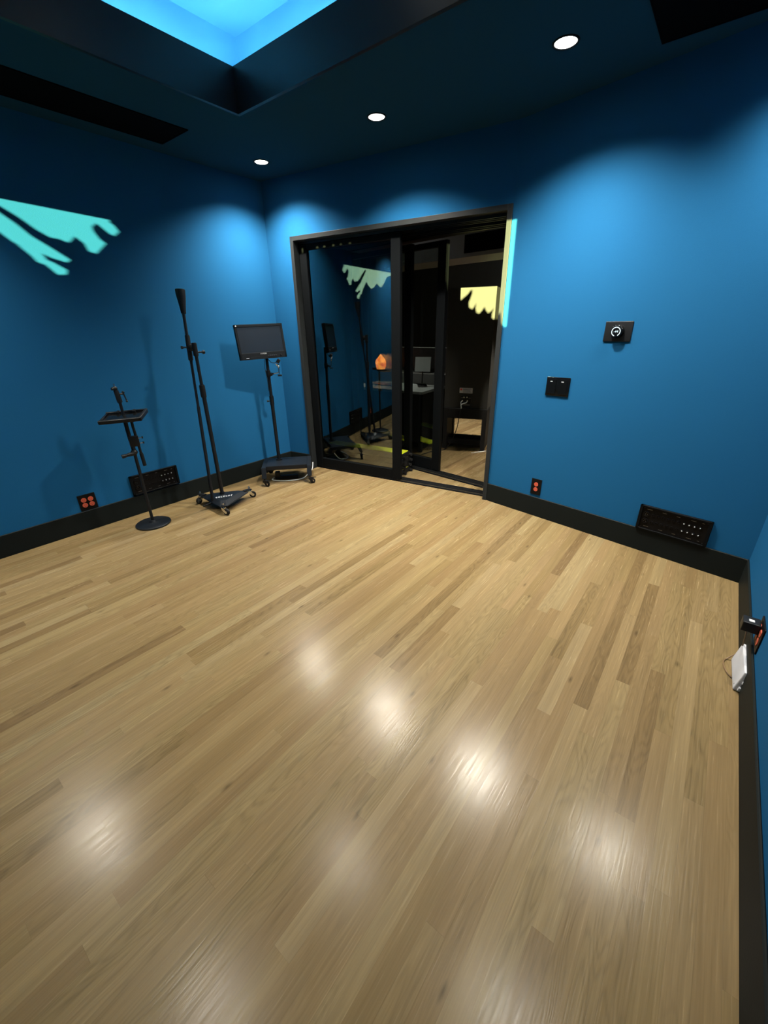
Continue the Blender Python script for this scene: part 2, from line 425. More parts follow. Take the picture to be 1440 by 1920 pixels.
def panel(parent, x0, x1, y0, th, ztop, sl=.085, sr=.09, bot=.12, top=.045, name='sliding_panel'):
    bm = NB(); z0 = .016
    box(bm, x0, x0+sl, y0, y0+th, z0, ztop, .003, seg=1); box(bm, x1-sr, x1, y0, y0+th, z0, ztop, .003, seg=1)
    box(bm, x0+sl, x1-sr, y0+.001, y0+th-.001, z0, bot, .002, seg=1); box(bm, x0+sl, x1-sr, y0+.001, y0+th-.001, ztop-top, ztop, .002, seg=1)
    p = obj(name, bm, M_frame, parent)
    bm = NB(); t_ = bmesh.new()
    vs = [t_.verts.new(v) for v in ((x0+sl-.004, y0+.022, bot-.004), (x1-sr+.004, y0+.022, bot-.004), (x1-sr+.004, y0+.022, ztop-top+.004), (x0+sl-.004, y0+.022, ztop-top+.004))]
    t_.faces.new(vs); join(bm, t_)
    g = obj('glass_pane', bm, M_glass, p)
    return p
panel(d1, .325, 1.400, .062, .045, 2.168)
# rear door: two more panels on the wall of the control room
d2 = struct_empty('door_2', MC)
bm = NB(); box(bm, -1.29, -1.25, -.02, .12, 0, DH, .002); box(bm, .60, .64, -.02, .12, 0, DH, .002); box(bm, -1.25, .60, -.02, .12, DH-.04, DH, .002)
obj('door_frame', bm, M_frame, d2)
track(-.075, .06, -1.25, .60, 'floor_track', d2)
panel(d2, -1.24, -.345, -.07, .045, 2.15, sl=.08, sr=.085, bot=.13)
panel(d2, -1.10, 0.0, .005, .045, 2.15, sl=.08, sr=.095, bot=.135)
bm = NB(); box(bm, .592, .602, -.018, .004, 1.03, 1.23, .001, seg=1); obj('latch_plate', bm, M_alu, d2)
bm = NB(); box(bm, -5.2, -1.29, 0, .10, 0, H); box(bm, .64, 3.0, 0, .10, 0, H); box(bm, -1.29, .64, 0, .10, DH, H)
struct('wall_control_near', bm, M_cwall, MC)
bm = NB(); box(bm, -7.1, .65, 8.0, 8.1, 0, H); struct('wall_control_far', bm, M_cwall)
bm = NB(); box(bm, -7.1, -7.0, 3.6, 8.1, 0, H); struct('wall_control_left', bm, M_cwall)
bm = NB(); box(bm, .55, .65, 3.3, 8.1, 0, H); struct('wall_control_right', bm, M_cwall)

# ------------------------------------------------------------------ ceiling fittings
def downlight(x, y, z, label, power=CAN_W, deg=132, blend=1.0, group='recessed downlights', col=CAN_COL):
    t = thing('ceiling_downlight', label, 'ceiling light', Matrix.Translation((x, y, z)), group)
    bm = lathe(NB(), [(.050, -.0005), (.052, -.004), (.060, -.004), (.062, -.001), (.062, 0)], 40)
    obj('trim_ring', bm, M_frame, t, smooth=True)
    bm = lathe(NB(), [(0, -.0030), (.030, -.0032), (.048, -.0018), (.050, -.0006)], 40)
    obj('lens', bm, M_lens, t, smooth=True)
    ld = bpy.data.lights.new('lamp_light', 'SPOT'); ld.energy = power; ld.color = col
    ld.spot_size = R(deg); ld.spot_blend = blend; ld.shadow_soft_size = .045
    lo = bpy.data.objects.new('lamp_light', ld); COL.objects.link(lo); lo.location = (0, 0, -.012); lo.parent = t
    return t
downlight(-3.319, 2.699, H, 'small white downlight nearest the corner by the monitor stand', power=CAN_W*.78)
downlight(-2.128, 2.691, H, 'white downlight above the glass sliding door')
downlight(-.963, 2.678, H, 'large bright white downlight over the right blue wall')
downlight(.17, 2.70, H, 'downlight by the black panel above the right corner', power=CAN_W*.48)
downlight(-3.38, .13, H, 'downlight near the left wall behind the long black slot', power=CAN_W*.7, deg=118)
for x, y, l in ((-1.69, 1.49, 'downlight in the raised tray nearest its far corner'), (-1.84, .2, 'downlight in the raised tray above the middle of the floor'),
                (-.13, 1.45, 'downlight in the raised tray beside its far right corner')):
    downlight(x, y, TZ, l, power=CAN_W*.23, deg=110)
downlight(-3.03, 5.59, H, 'downlight deep in the dark control room', power=600, deg=115)
downlight(-3.70, 4.45, H, 'unseen downlight added to light the grey desk in the control room', power=260, deg=95)  # added fill lamp that brightens the desk, no known fitting here
downlight(-1.15, 5.45, H, 'unseen downlight added to light the control room floor past the right door jamb', power=600, deg=115)  # added lamp, kept out of view, to brighten the control room floor

def slot(x0, x1, y0, y1, label):
    t = thing('ceiling_slot_vent', label, 'vent', Matrix.Translation(((x0+x1)/2, (y0+y1)/2, H)))
    a, b = (x1-x0)/2, (y1-y0)/2
    bm = NB(); box(bm, -a, a, -b, b, -.004, -.0005); obj('dark_opening', bm, M_vent, t)
    bm = NB(); e = .006
    box(bm, -a-e, -a, -b-e, b+e, -.006, 0); box(bm, a, a+e, -b-e, b+e, -.006, 0); box(bm, -a, a, -b-e, -b, -.006, 0); box(bm, -a, a, b, b+e, -.006, 0)
    obj('thin_frame', bm, M_vent, t)
slot(-3.545, -3.205, -.5, 2.012, 'long black ceiling slot beside the raised tray')
slot(-.60, .05, 2.45, 2.979, 'square-cornered black ceiling slot near the right wall')

# ------------------------------------------------------------------ wall plates
def plate_M(M, x, z): return M @ Matrix.Translation((x, 0, z))
def receptacle(parent, x, z, r=.0172):
    bm = NB(); cyl(bm, (x, -.0060, z), (x, -.0085, z), r, n=28, bev=.0006)
    f = obj('receptacle', bm, M_coral, parent)
    bm = NB()
    box(bm, x-.0075, x-.0055, -.0088, -.0080, z-.002, z+.007); box(bm, x+.0055, x+.0072, -.0088, -.0080, z-.001, z+.006)
    cyl(bm, (x, -.0080, z-.0085), (x, -.0088, z-.0085), .0028, n=12)
    obj('slot', bm, M_slot, f)
def outlet(M, x, z, w_, h_, gangs, label, rs=.0172):
    t = thing('wall_outlet', label, 'outlet', plate_M(M, x, z))
    bm = NB(); box(bm, -w_/2, w_/2, -.006, 0, -h_/2, h_/2, .002); obj('plate', bm, M_plate, t)
    for g in range(gangs):
        gx = (g-(gangs-1)/2)*.048
        for s in (-1, 1): receptacle(t, gx, s*.021, rs)
        bm = NB(); cyl(bm, (gx, -.006, 0), (gx, -.0072, 0), .003, n=12); obj('screw', bm, M_dalu, t)
    return t
outlet(MB_, -1.7135+2.1727, .252, .086, .132, 1, 'black duplex wall outlet with two coral receptacles beside the door frame')
outlet(ML, .933, .231, .122, .129, 2, 'square black wall outlet with four coral receptacles above the baseboard', .0185)
q4 = outlet(MR, -2.06, .243, .122, .125, 2, 'black wall outlet with coral receptacles behind the plugged-in black adapter')
SB = 2.1727                                         # shift between wall coordinate and the frame of the far right wall

# volume control with lit ring
t = thing('volume_control', 'black wall plate with round knob and glowing white display ring', 'wall control', plate_M(MB_, -1.317+SB, 1.409))
bm = NB(); box(bm, -.083, .083, -.007, 0, -.059, .059, .004, seg=3); obj('plate', bm, M_black, t, smooth=True)
bm = lathe(NB(), [(.040, .006), (.040, .012), (.036, .026), (.0345, .034), (.032, .037), (0, .0372)], 48, FACE)
obj('knob', bm, M_gloss, t, smooth=True)
bm = NB(); k = 40
tt = bmesh.new(); v0 = []
for i in range(k+1):
    a = R(-62) + R(318)*i/k
    v0.append((tt.verts.new((.0225*math.cos(a), -.0376, .0225*math.sin(a))), tt.verts.new((.0275*math.cos(a), -.0376, .0275*math.sin(a)))))
for (a, b), (c, d) in zip(v0, v0[1:]): tt.faces.new((a, b, d, c))
join(bm, tt)
ring = obj('display_ring', bm, M_ring, t)
bm = NB(); join(bm, text_bm('-44', .021, Matrix.Translation((0, -.0378, 0)) @ FACE, .0003)); obj('display_digits', bm, M_ring, t)
bm = NB()
for a in (50, 75, 105, 130, 28):
    cyl(bm, (.0365*math.cos(R(a)), -.030, .0365*math.sin(R(a))), (.0365*math.cos(R(a)), -.032, .0365*math.sin(R(a))), .0012, n=8)
obj('tick_marks', bm, M_mark, t)

# double switch plate
t = thing('switch_plate', 'glossy black double switch plate between volume knob and door', 'switch', plate_M(MB_, -1.658+SB, 1.042))
bm = NB(); box(bm, -.088, .088, -.008, 0, -.066, .066, .004, seg=3); obj('plate', bm, M_gloss, t, smooth=True)
for x in (-.042, .042):
    bm = NB(); box(bm, x-.030, x+.030, -.0115, -.0075, -.052, .052, .002); s = obj('switch_button', bm, M_gloss, t)
    bm = NB(); box(bm, x-.016, x+.002, -.0120, -.0114, .033, .038, 0); obj('indicator', bm, M_mark, s)

# audio connector panels
def connector_panel(M, x, z, label):
    t = thing('connector_panel', label, 'wall panel', plate_M(M, x, z), 'connector panels')
    W2, H2 = .203, .086
    bm = NB()
    for a in ((-W2, W2, H2-.010, H2), (-W2, W2, -H2, -H2+.010), (-W2, -W2+.018, -H2, H2), (W2-.018, W2, -H2, H2)): box(bm, a[0], a[1], -.020, 0, a[2], a[3], .001, seg=1)
    obj('surround', bm, M_frame, t)
    bm = NB(); box(bm, -W2+.018, W2-.018, -.010, 0, -H2+.010, H2-.010); obj('face_plate', bm, M_plate, t)
    for r_, zz in enumerate((.028, -.022)):
        bm = lathe(NB(), [(.019, .010), (.019, .015), (.015, .016), (.014, .011), (0, .011)], 24, Matrix.Translation((-.158, 0, zz)) @ FACE)
        j = obj('round_socket', bm, M_plate, t, smooth=True)
        bm = NB()
        for a in (90, 210, 330): cyl(bm, (-.158+.007*math.cos(R(a)), -.010, zz+.007*math.sin(R(a))), (-.158+.007*math.cos(R(a)), -.014, zz+.007*math.sin(R(a))), .0018, n=8)
        obj('pin', bm, M_alu, j)
        for i in range(10):
            xx = -.118 + i*.0295
            bright = i >= 6
            bm = lathe(NB(), [(.0100, .010), (.0100, .014), (.0072, .0148), (.0066, .011), (0, .0108)], 18, Matrix.Translation((xx, 0, zz)) @ FACE)
            j = obj('jack_socket', bm, M_plate, t, smooth=True)
            bm = NB()
            if bright: cyl(bm, (xx, -.0108, zz-.001), (xx, -.0158, zz-.001), .0042, .003, n=12)
            else: cyl(bm, (xx, -.0108, zz), (xx, -.0125, zz), .0022, n=8)
            obj('contact', bm, M_mark if bright else M_dalu, j)
    for zz in (.062, -.060):
        for x0, l in ((-.16, .03), (-.07, .024), (.01, .02), (.09, .028), (.15, .012)):
            bm = NB(); box(bm, x0, x0+l, -.0102, -.0098, zz-.0012, zz+.0012); obj('printed_line', bm, M_alu, t)
    for xx in (-.178, .178):
        for zz in (-.068, .068):
            bm = NB(); cyl(bm, (xx, -.0098, zz), (xx, -.0118, zz), .003, n=10); obj('screw', bm, M_dalu, t)
connector_panel(MB_, -.742+SB, .250, 'long black connector panel under the volume knob at the right baseboard')
connector_panel(ML, 1.468, .258, 'long black connector panel behind the round-base stand on the left wall')

# ------------------------------------------------------------------ short stand with tray
TS = Vector((-3.42, 1.250, 0)); ar = math.atan2(.94, .345)
t = thing('tray_stand', 'short black round-base stand carrying a small tilted tray', 'stand', frame(TS, ar))
bm = lathe(NB(), [(0, 0), (.128, 0), (.132, .004), (.131, .012), (.122, .017), (.03, .022), (.024, .035), (.016, .038), (0, .038)], 48)
obj('round_base', bm, M_steel, t, smooth=True)
bm = NB(); cyl(bm, (0, 0, .03), (0, 0, .72), .0115); cyl(bm, (0, 0, .60), (0, 0, .70), .0145, bev=.002); obj('pole', bm, M_steel, t, smooth=True)
bm = NB(); sph(bm, (0, 0, .612), .024, (1, 1, .9)); cyl(bm, (0, -.01, .605), (-.050, -.02, .600), .016, .013, bev=.002); cyl(bm, (-.050, -.02, .600), (-.088, -.025, .595), .012, .015, bev=.002)
obj('height_clutch', bm, M_black, t, smooth=True)
bm = NB(); cyl(bm, (-.004, 0, .70), (-.006, 0, 1.02), .0105); cyl(bm, (-.004, 0, .70), (-.006, 0, .86), .014, bev=.002); obj('upper_tube', bm, M_steel, t, smooth=True)
bm = NB(); cyl(bm, (.046, 0, .50), (.034, 0, .84), .0095); cyl(bm, (.047, 0, .495), (.043, 0, .60), .013, bev=.003); obj('side_arm', bm, M_steel, t, smooth=True)
bm = NB(); box(bm, -.016, .052, -.016, .016, .655, .735, .004); k_ = obj('double_clamp', bm, M_black, t, smooth=True)
for zz in (.675, .715):
    bm = NB(); cyl(bm, (.05, 0, zz), (.074, 0, zz), .003, n=10); b_ = obj('clamp_bolt', bm, M_chrome, k_)
    bm = NB(); box(bm, .074, .083, -.012, .012, zz-.007, zz+.008, .002); obj('wing_nut', bm, M_black, k_)
# tray
tm = Matrix.Translation((-.006, -.03, .886)) @ Matrix.Rotation(R(-22), 4, 'Z') @ Matrix.Rotation(R(-3), 4, 'Y') @ Matrix.Rotation(R(11), 4, 'X')
bm = NB(); L2, D2 = .146, .090
box(bm, -L2, L2, -D2, D2, -.006, .002, .003)
box(bm, -L2, L2, -D2, -D2+.022, -.012, .016, .006, seg=3); box(bm, -L2, L2, D2-.016, D2, -.008, .018, .005, seg=3)
box(bm, L2-.020, L2, -D2, D2, -.012, .018, .006, seg=3); box(bm, -L2, -L2+.016, -D2, D2, -.008, .012, .004, seg=3)
bm.transform(tm); tr = obj('tray', bm, M_black, t, smooth=True)
bm = NB(); box(bm, -L2+.03, L2-.035, -D2+.03, D2-.02, .002, .0035, .001, seg=1); bm.transform(tm); obj('tray_pad', bm, M_gloss, tr)
for xx in (-.059, .056):
    bm = NB(); box(bm, xx-.011, xx+.011, .055, .090, .002, .022, .004); bm.transform(tm); obj('tray_clip', bm, M_black, tr, smooth=True)
bm = NB(); box(bm, -.05, .05, -.05, .05, -.024, -.006, .004); bm.transform(tm); obj('mounting_bracket', bm, M_black, tr, smooth=True)
bm = NB(); cyl(bm, (-.004, 0, .985), (-.012, 0, 1.075), .018, .016, bev=.003); sph(bm, (-.014, 0, 1.085), .017); cyl(bm, (-.016, 0, 1.082), (-.036, -.01, 1.085), .010, bev=.002)
h_ = obj('swivel_head', bm, M_black, t, smooth=True)
bm = NB(); cyl(bm, (.005, -.005, 1.045), (.030, -.012, 1.045), .006); cyl(bm, (.030, -.012, 1.055), (.040, -.012, .995), .0045); sph(bm, (.040, -.012, .992), .008); cyl(bm, (.026, -.012, 1.050), (.034, -.012, 1.062), .009)
obj('lever', bm, M_black, h_, smooth=True)
bm = NB(); cyl(bm, (-.014, 0, 1.098), (-.014, 0, 1.118), .007, bev=.001); obj('threaded_stud', bm, M_chrome, h_, smooth=True)

# ------------------------------------------------------------------ tall boom stand
def caster(parent, x, y, rot, wr=.034, stem=.10, chrome=True, brake=False):
    M = Matrix.Translation((x, y, 0)) @ Matrix.Rotation(rot, 4, 'Z')
    bm = NB(); cyl(bm, (0, 0, wr+.035), (0, 0, stem), .006); cyl(bm, (0, 0, stem-.004), (0, 0, stem+.012), .010, .007, bev=.001)
    t_ = NB()
    for s in (-1, 1):
        prism(t_, [(-.014, wr+.036), (.014, wr+.036), (.034, wr-.006), (.026, wr-.014), (.012, wr-.004), (-.012, wr+.020)], s*.0135-.0012, s*.0135+.0012)
    box(t_, -.014, .014, wr+.034, wr+.038, -.0147, .0147)
    t_.transform(Matrix(((1, 0, 0, 0), (0, 0, 1, 0), (0, 1, 0, 0), (0, 0, 0, 1)))); join(bm, t_)
    bm.transform(M)
    c = obj('caster', bm, M_chrome if chrome else M_black, parent, smooth=True)
    bm = NB(); cyl(bm, (.026, -.0105, wr), (.026, .0105, wr), wr, n=28, bev=.004); bm.transform(M); wh = obj('wheel', bm, M_rub, c, smooth=True)
    bm = NB(); cyl(bm, (.026, -.0135, wr), (.026, .0135, wr), wr*.42, n=18); bm.transform(M); obj('hub', bm, M_chrome, c, smooth=True)
    if brake:
        bm = NB(); box(bm, .02, .062, -.009, .009, wr*2+.006, wr*2+.011, .002); box(bm, -.014, .03, -.016, .016, wr*2+.0, wr*2+.012, .003); bm.transform(M); obj('brake_pedal', bm, M_black, c)
    return c
BS = Vector((-3.335, 1.850, 0))
t = thing('boom_stand', 'tall black boom stand with folded-down arm on a rolling triangular base', 'stand', Matrix.Translation(BS))
P3 = [Vector(p) - BS for p in ((-3.075, 1.690, 0), (-3.250, 2.110, 0), (-3.545, 1.725, 0))]
cen = sum(P3, Vector())/3
def tri(sc_, cut):
    out = []
    for i in range(3):
        v = (P3[i]-cen)*sc_; nx = ((P3[(i+1) % 3]-cen)*sc_ - v).normalized(); pv = ((P3[i-1]-cen)*sc_ - v).normalized()
        out += [(cen+v+pv*cut)[:2], (cen+v+nx*cut)[:2]]
    return out
bm = NB(); tb = bmesh.new()
lo = [tb.verts.new((*p, .060)) for p in tri(.96, .050)]; mi_ = [tb.verts.new((*p, .068)) for p in tri(.98, .050)]; hi = [tb.verts.new((*p, .094)) for p in tri(.66, .055)]
tb.faces.new(lo); tb.faces.new(hi)
for a, b in ((lo, mi_), (mi_, hi)):
    for i in range(6): tb.faces.new((a[i], a[(i+1) % 6], b[(i+1) % 6], b[i]))
bmesh.ops.recalc_face_normals(tb, faces=tb.faces[:]); bmesh.ops.bevel(tb, geom=tb.edges[:], offset=.004, segments=2, affect='EDGES'); join(bm, tb)
base = obj('base_plate', bm, M_steel, t)
lt = strokes(7, .150, .030, 3)
lt.transform(Matrix.Translation(cen + Vector((.03, -.015, .0945))) @ Matrix.Rotation(R(62), 4, 'Z'))
obj('base_lettering', lt, M_mark, base)
for i, p in enumerate(P3):
    a = math.atan2((p-cen).y, (p-cen).x)
    d = (p-cen).normalized(); bm = NB()
    q_ = p - d*.03
    pr = [(-.055, -.017), (.018, -.017), (.018, .017), (-.055, .017)]
    prism(bm, pr, .078, .086); bm.transform(Matrix.Translation((q_.x, q_.y, 0)) @ Matrix.Rotation(a, 4, 'Z')); obj('caster_bracket', bm, M_black, t)
    caster(t, q_.x, q_.y, a + (.9, -.4, 1.4)[i], wr=.030, stem=.098)
bm = NB(); cyl(bm, (0, 0, .085), (0, 0, 1.04), .0165); cyl(bm, (0, 0, .088), (0, 0, .112), .022, bev=.003); cyl(bm, (0, 0, 1.0), (0, 0, 1.34), .0125)
obj('pole', bm, M_steel, t, smooth=True)
bm = NB(); cyl(bm, (0, 0, .95), (0, 0, 1.05), .0225, bev=.004); obj('locking_collar', bm, M_black, t, smooth=True)
B0 = Vector((-3.300, 1.730, .062)) - BS
B1 = Vector((-3.405, 1.842, 1.335)) - BS
dv = (B1-B0).normalized(); BT = B1 + dv*.25
bm = NB(); cyl(bm, B0, B0 + dv*.82, .0135); cyl(bm, B0 + dv*.80, BT, .0105); obj('boom_arm', bm, M_steel, t, smooth=True)
bm = NB(); cyl(bm, B1 - dv*.02 + Vector((-.008, -.006, 0)), BT + Vector((-.008, -.006, 0)), .0045, n=10); obj('inner_rod', bm, M_alu, t, smooth=True)
bm = NB(); sd_ = Vector((.345, .94, 0)).normalized()
cyl(bm, B0 - sd_*.09 - Vector((0, 0, .022)), B0 + sd_*.02 + Vector((0, 0, .004)), .008, bev=.002); obj('foot_bar', bm, M_black, t, smooth=True)
pv = Vector((-.01, 0, 1.34))
bm = NB(); cyl(bm, (0, 0, 1.27), (0, 0, 1.37), .020, bev=.004); cyl(bm, B1-dv*.10, B1+dv*.09, .0185, bev=.004); sph(bm, (B1+Vector((0, 0, 1.33)).lerp(B1, 0))*0 + (B1+Vector((0, 0, 1.33)))/2, .028)
c_ = obj('boom_clutch', bm, M_black, t, smooth=True)
bm = NB(); cyl(bm, (0, 0, 1.30), Vector((0, 0, 1.298)) + sd_*.055, .006); cyl(bm, Vector((0, 0, 1.298)) + sd_*.050, Vector((0, 0, 1.297)) + sd_*.070, .014, bev=.003)
cyl(bm, B1, B1 - sd_*.045, .006); cyl(bm, B1 - sd_*.042, B1 - sd_*.060, .011, bev=.003)
obj('clutch_knob', bm, M_black, c_, smooth=True)
bm = NB(); Mx = Matrix.Translation(BT - dv*.005) @ dv.to_track_quat('Z', 'Y').to_matrix().to_4x4()
lathe(bm, [(0, 0), (.018, 0), (.019, .01), (.022, .04), (.0345, .125), (.036, .155), (.036, .168), (.033, .170), (.031, .160), (.024, .10), (0, .09)], 32, Mx)
obj('microphone_clip', bm, M_black, t, smooth=True)

# ------------------------------------------------------------------ rolling monitor stand
CM = Vector((-3.378, 2.656, 0)); am = math.atan2(.734, .68)
MS = frame(CM, am)
t = thing('monitor_stand', 'black four-caster rolling stand carrying the small monitor', 'stand', MS)
bm = NB()
for s in (-1, 1):
    x = s*.225
    tb = NB(); prism(tb, [(-.215, .082), (-.185, .082), (-.150, .150), (.155, .150), (.185, .082), (.215, .082), (.180, .185), (-.180, .185)], x-.022, x+.022, bev=.004)
    tb.transform(Matrix(((0, 0, 1, 0), (1, 0, 0, 0), (0, 1, 0, 0), (0, 0, 0, 1)))); join(bm, tb)
obj('side_rail', bm, M_steel, t)
bm = NB(); box(bm, -.205, .205, -.145, -.095, .145, .190, .005); box(bm, -.205, .205, -.10, .155, .178, .188, .003); box(bm, -.205, .205, .11, .155, .145, .19, .005); obj('cross_plate', bm, M_steel, t)
for sx, sy, a in ((-1, -1, -.5), (1, -1, .1), (-1, 1, .6), (1, 1, 1.8)):
    caster(t, sx*.225, sy*.200, a, wr=.027, stem=.082, chrome=False, brake=sy < 0)
px_, py_ = -.087, .085
bm = NB(); cyl(bm, (px_, py_, .185), (px_, py_, .83), .0175); cyl(bm, (px_, py_, .80), (px_, py_, 1.26), .0145); cyl(bm, (px_, py_, .186), (px_, py_, .20), .034, bev=.003); cyl(bm, (px_, py_, .76), (px_, py_, .85), .021, bev=.003)
pole = obj('pole', bm, M_steel, t, smooth=True)
bm = NB(); cyl(bm, (px_, py_, .80), (px_-.035, py_-.01, .80), .005); cyl(bm, (px_-.03, py_-.008, .80), (px_-.045, py_-.012, .80), .010, bev=.002); obj('pole_screw', bm, M_black, pole, smooth=True)
a0 = Vector((px_, py_, 1.06))
bm = NB(); cyl(bm, a0+Vector((0, 0, -.03)), a0+Vector((0, 0, .03)), .022, bev=.003); cyl(bm, a0, a0+Vector((.055, -.03, 0)), .008); cyl(bm, a0+Vector((.03, -.02, 0)), a0+Vector((.03, -.045, -.01)), .012, bev=.002)
cl = obj('pole_clamp', bm, M_black, t, smooth=True)
bm = NB(); cyl(bm, a0+Vector((.052, -.028, 0)), a0+Vector((.105, -.035, .012)), .004); cyl(bm, a0+Vector((.105, -.035, .0)), a0+Vector((.105, -.035, .13)), .006); sph(bm, a0+Vector((.105, -.035, .065)), .013); cyl(bm, a0+Vector((.105, -.035, .06)), a0+Vector((.085, -.055, .095)), .006)
obj('chrome_swivel', bm, M_chrome, cl, smooth=True)
bm = NB(); cyl(bm, a0+Vector((.098, -.032, .10)), a0+Vector((.12, -.04, .13)), .016, bev=.003); box(bm, .0+px_+.09, px_+.13, py_-.045, py_-.015, 1.035, 1.05, .003); obj('swivel_bracket', bm, M_black, cl, smooth=True)
bm = NB(); tube(bm, [(px_+.012, py_-.02, 1.20), (px_+.04, py_-.03, 1.165), (px_+.08, py_-.03, 1.16), (px_+.11, py_-.03, 1.19)], .003); tube(bm, [(px_-.018, py_-.01, 1.22), (px_-.026, py_-.012, 1.12), (px_-.016, py_-.018, 1.02), (px_-.0185, py_-.008, .9)], .0025)
obj('cable', bm, M_rub, t, smooth=True)
mm = Matrix.Translation((-3.453, 2.580, 1.352)) @ Matrix.Rotation(math.atan2(.797, .605) + R(21), 4, 'Z') @ Matrix.Rotation(R(-1.5), 4, 'Y') @ Matrix.Rotation(R(-6), 4, 'X') @ Matrix.Diagonal((1.05, 1, 1, 1))
t = thing('monitor', 'small black flat monitor with matte dark screen on the rolling stand', 'monitor', mm)
bm = NB(); box(bm, -.216, .216, 0, .030, -.150, .150, .005, seg=3); obj('housing', bm, M_bezel, t, smooth=True)
bm = NB()
for a in ((-.216, .216, .128, .150), (-.216, .216, -.150, -.092), (-.216, -.196, -.15, .15), (.196, .216, -.15, .15)): box(bm, a[0], a[1], -.006, .002, a[2], a[3], .002)
bz = obj('bezel', bm, M_bezel, t)
bm = NB(); box(bm, -.197, .197, -.0015, .0005, -.093, .129); obj('screen', bm, M_screen, t)
bm = strokes(6, .056, .011, 5); bm.transform(Matrix.Translation((.0, -.0068, -.104)) @ FACE); obj('maker_mark', bm, M_mark, bz)
bm = NB(); box(bm, -.165, -.138, -.0068, -.006, -.138, -.1335)
cyl(bm, (-.203, -.006, .139), (-.203, -.007, .139), .006, n=14); obj('small_badges', bm, M_mark, bz)
bm = NB()
for i in range(9): box(bm, -.12+i*.009, -.115+i*.009, -.0068, -.0058, -.131, -.128)
for i in range(5): box(bm, .035+i*.018, .047+i*.018, -.0085, -.0058, -.130, -.122, .001, seg=1)
cyl(bm, (.160, -.006, -.125), (.160, -.016, -.125), .007, n=14)
obj('control_buttons', bm, M_dalu, bz)
# power strip with white cable under the stand
t = thing('power_strip', 'black power strip with white cable on the floor under the monitor stand', 'power strip', MS)
bm = NB(); box(bm, -.14, .10, -.02, .03, .0, .038, .004); obj('strip_body', bm, M_black, t)
bm = NB(); box(bm, -.135, -.085, -.035, .02, .038, .088, .005); obj('plug_block', bm, M_black, t)
bm = NB(); tube(bm, [(-.15, .0, .02), (-.17, -.04, .012), (-.10, -.07, .006), (.0, -.085, .006), (.10, -.07, .006), (.16, -.02, .006), (.20, .05, .02), (.25, .10, .06), (.262, .14, .12)], .0045)
obj('cable', bm, M_wcord, t, smooth=True)

# ------------------------------------------------------------------ by the right wall
t = thing('network_hub', 'white flat plastic box standing on the floor against the right baseboard', 'router', Matrix.Identity(4))
bm = NB(); box(bm, -.110, .110, -.012, .012, 0, .106, .006, seg=3)
hm = Matrix.Translation((.371, 2.064, .001)) @ Matrix.Rotation(R(-90+1.5), 4, 'Z') @ Matrix.Rotation(R(-9), 4, 'X')
bm.transform(hm); case = obj('case', bm, M_white, t, smooth=True)
bm = NB(); box(bm, .106, .122, .000, .010, .012, .030, .002); box(bm, .106, .120, .000, .010, .050, .064, .002); bm.transform(hm); obj('mounting_tab', bm, M_white, case)
bm = NB(); cyl(bm, (.088, -.012, .018), (.088, -.0128, .018), .004, n=14); bm.transform(hm); obj('status_light', bm, M_grey, case)
t = thing('power_adapter', 'black cube power adapter plugged into the right wall outlet', 'adapter', plate_M(MR, -2.085, .262))
bm = NB(); box(bm, -.030, .030, -.068, -.0088, -.022, .024, .004, seg=3); ad = obj('adapter_body', bm, M_black, t, smooth=True)
bm = NB(); box(bm, -.006, .012, -.0485, -.030, .0240, .0245); obj('adapter_label', bm, M_mark, ad)
bm = NB(); Pm = [(XR-.045, 2.08, .240), (XR-.03, 2.13, .16), (XR-.02, 2.18, .06), (XR-.05, 2.165, .010), (XR-.062, 2.15, .004), (XR-.066, 2.11, .004), (XR-.05, 2.05, .006), (XR-.02, 2.02, .006)]
tube(bm, Pm, .0028)
bm.transform(t.matrix_world.inverted()); obj('power_cord', bm, M_cord, t, smooth=True)

# ------------------------------------------------------------------ cable ramps stacked between the doors
RL, RW, RH = 1.0, .245, .058
rdir = math.atan2(3.60-3.46, -2.466+3.47)
def ramp():
    t = thing('cable_ramp', '', 'cable ramp', Matrix.Identity(4), 'stacked cable ramps')
    bm = NB(); tb = NB()
    prism(tb, [(0, 0), (RW, 0), (RW, .010), (RW*.82, RH-.008), (RW*.18, RH-.008), (0, .010)], -RL, 0, bev=.0015)
    tb.transform(Matrix(((0, 0, 1, 0), (1, 0, 0, 0), (0, 1, 0, 0), (0, 0, 0, 1)))); join(bm, tb)
    for i in range(14): box(bm, -RL+.03+i*.068, -RL+.055+i*.068, .012, .060, .012, .016)
    obj('rubber_body', bm, M_rub, t)
    bm = NB(); box(bm, -RL+.01, -.01, RW*.22, RW*.78, RH-.008, RH, .002, seg=1); obj('hinged_lid', bm, M_yel, t)
    for y0 in (.045, .185):
        bm = NB(); box(bm, 0, .022, y0, y0+.030, .004, .026, .003, seg=1); cyl(bm, (.022, y0+.015, .004), (.022, y0+.015, .026), .014, n=14); obj('interlock_tab', bm, M_rub, t)
    return t
r0 = ramp()
names = ('cable ramp at the floor, lowest of the stack between the doors', 'second cable ramp from the floor between the doors', 'cable ramp just under the topmost one between the doors',
         'topmost cable ramp with bright yellow lid between the glass doors')
for i in range(4):
    o = r0 if i == 3 else copy_tree(r0)
    o['label'] = names[i]
    o.matrix_world = Matrix.Translation((-2.450+(.004, -.006, .003, 0)[i], 3.405, .001+i*RH)) @ Matrix.Rotation(rdir, 4, 'Z')

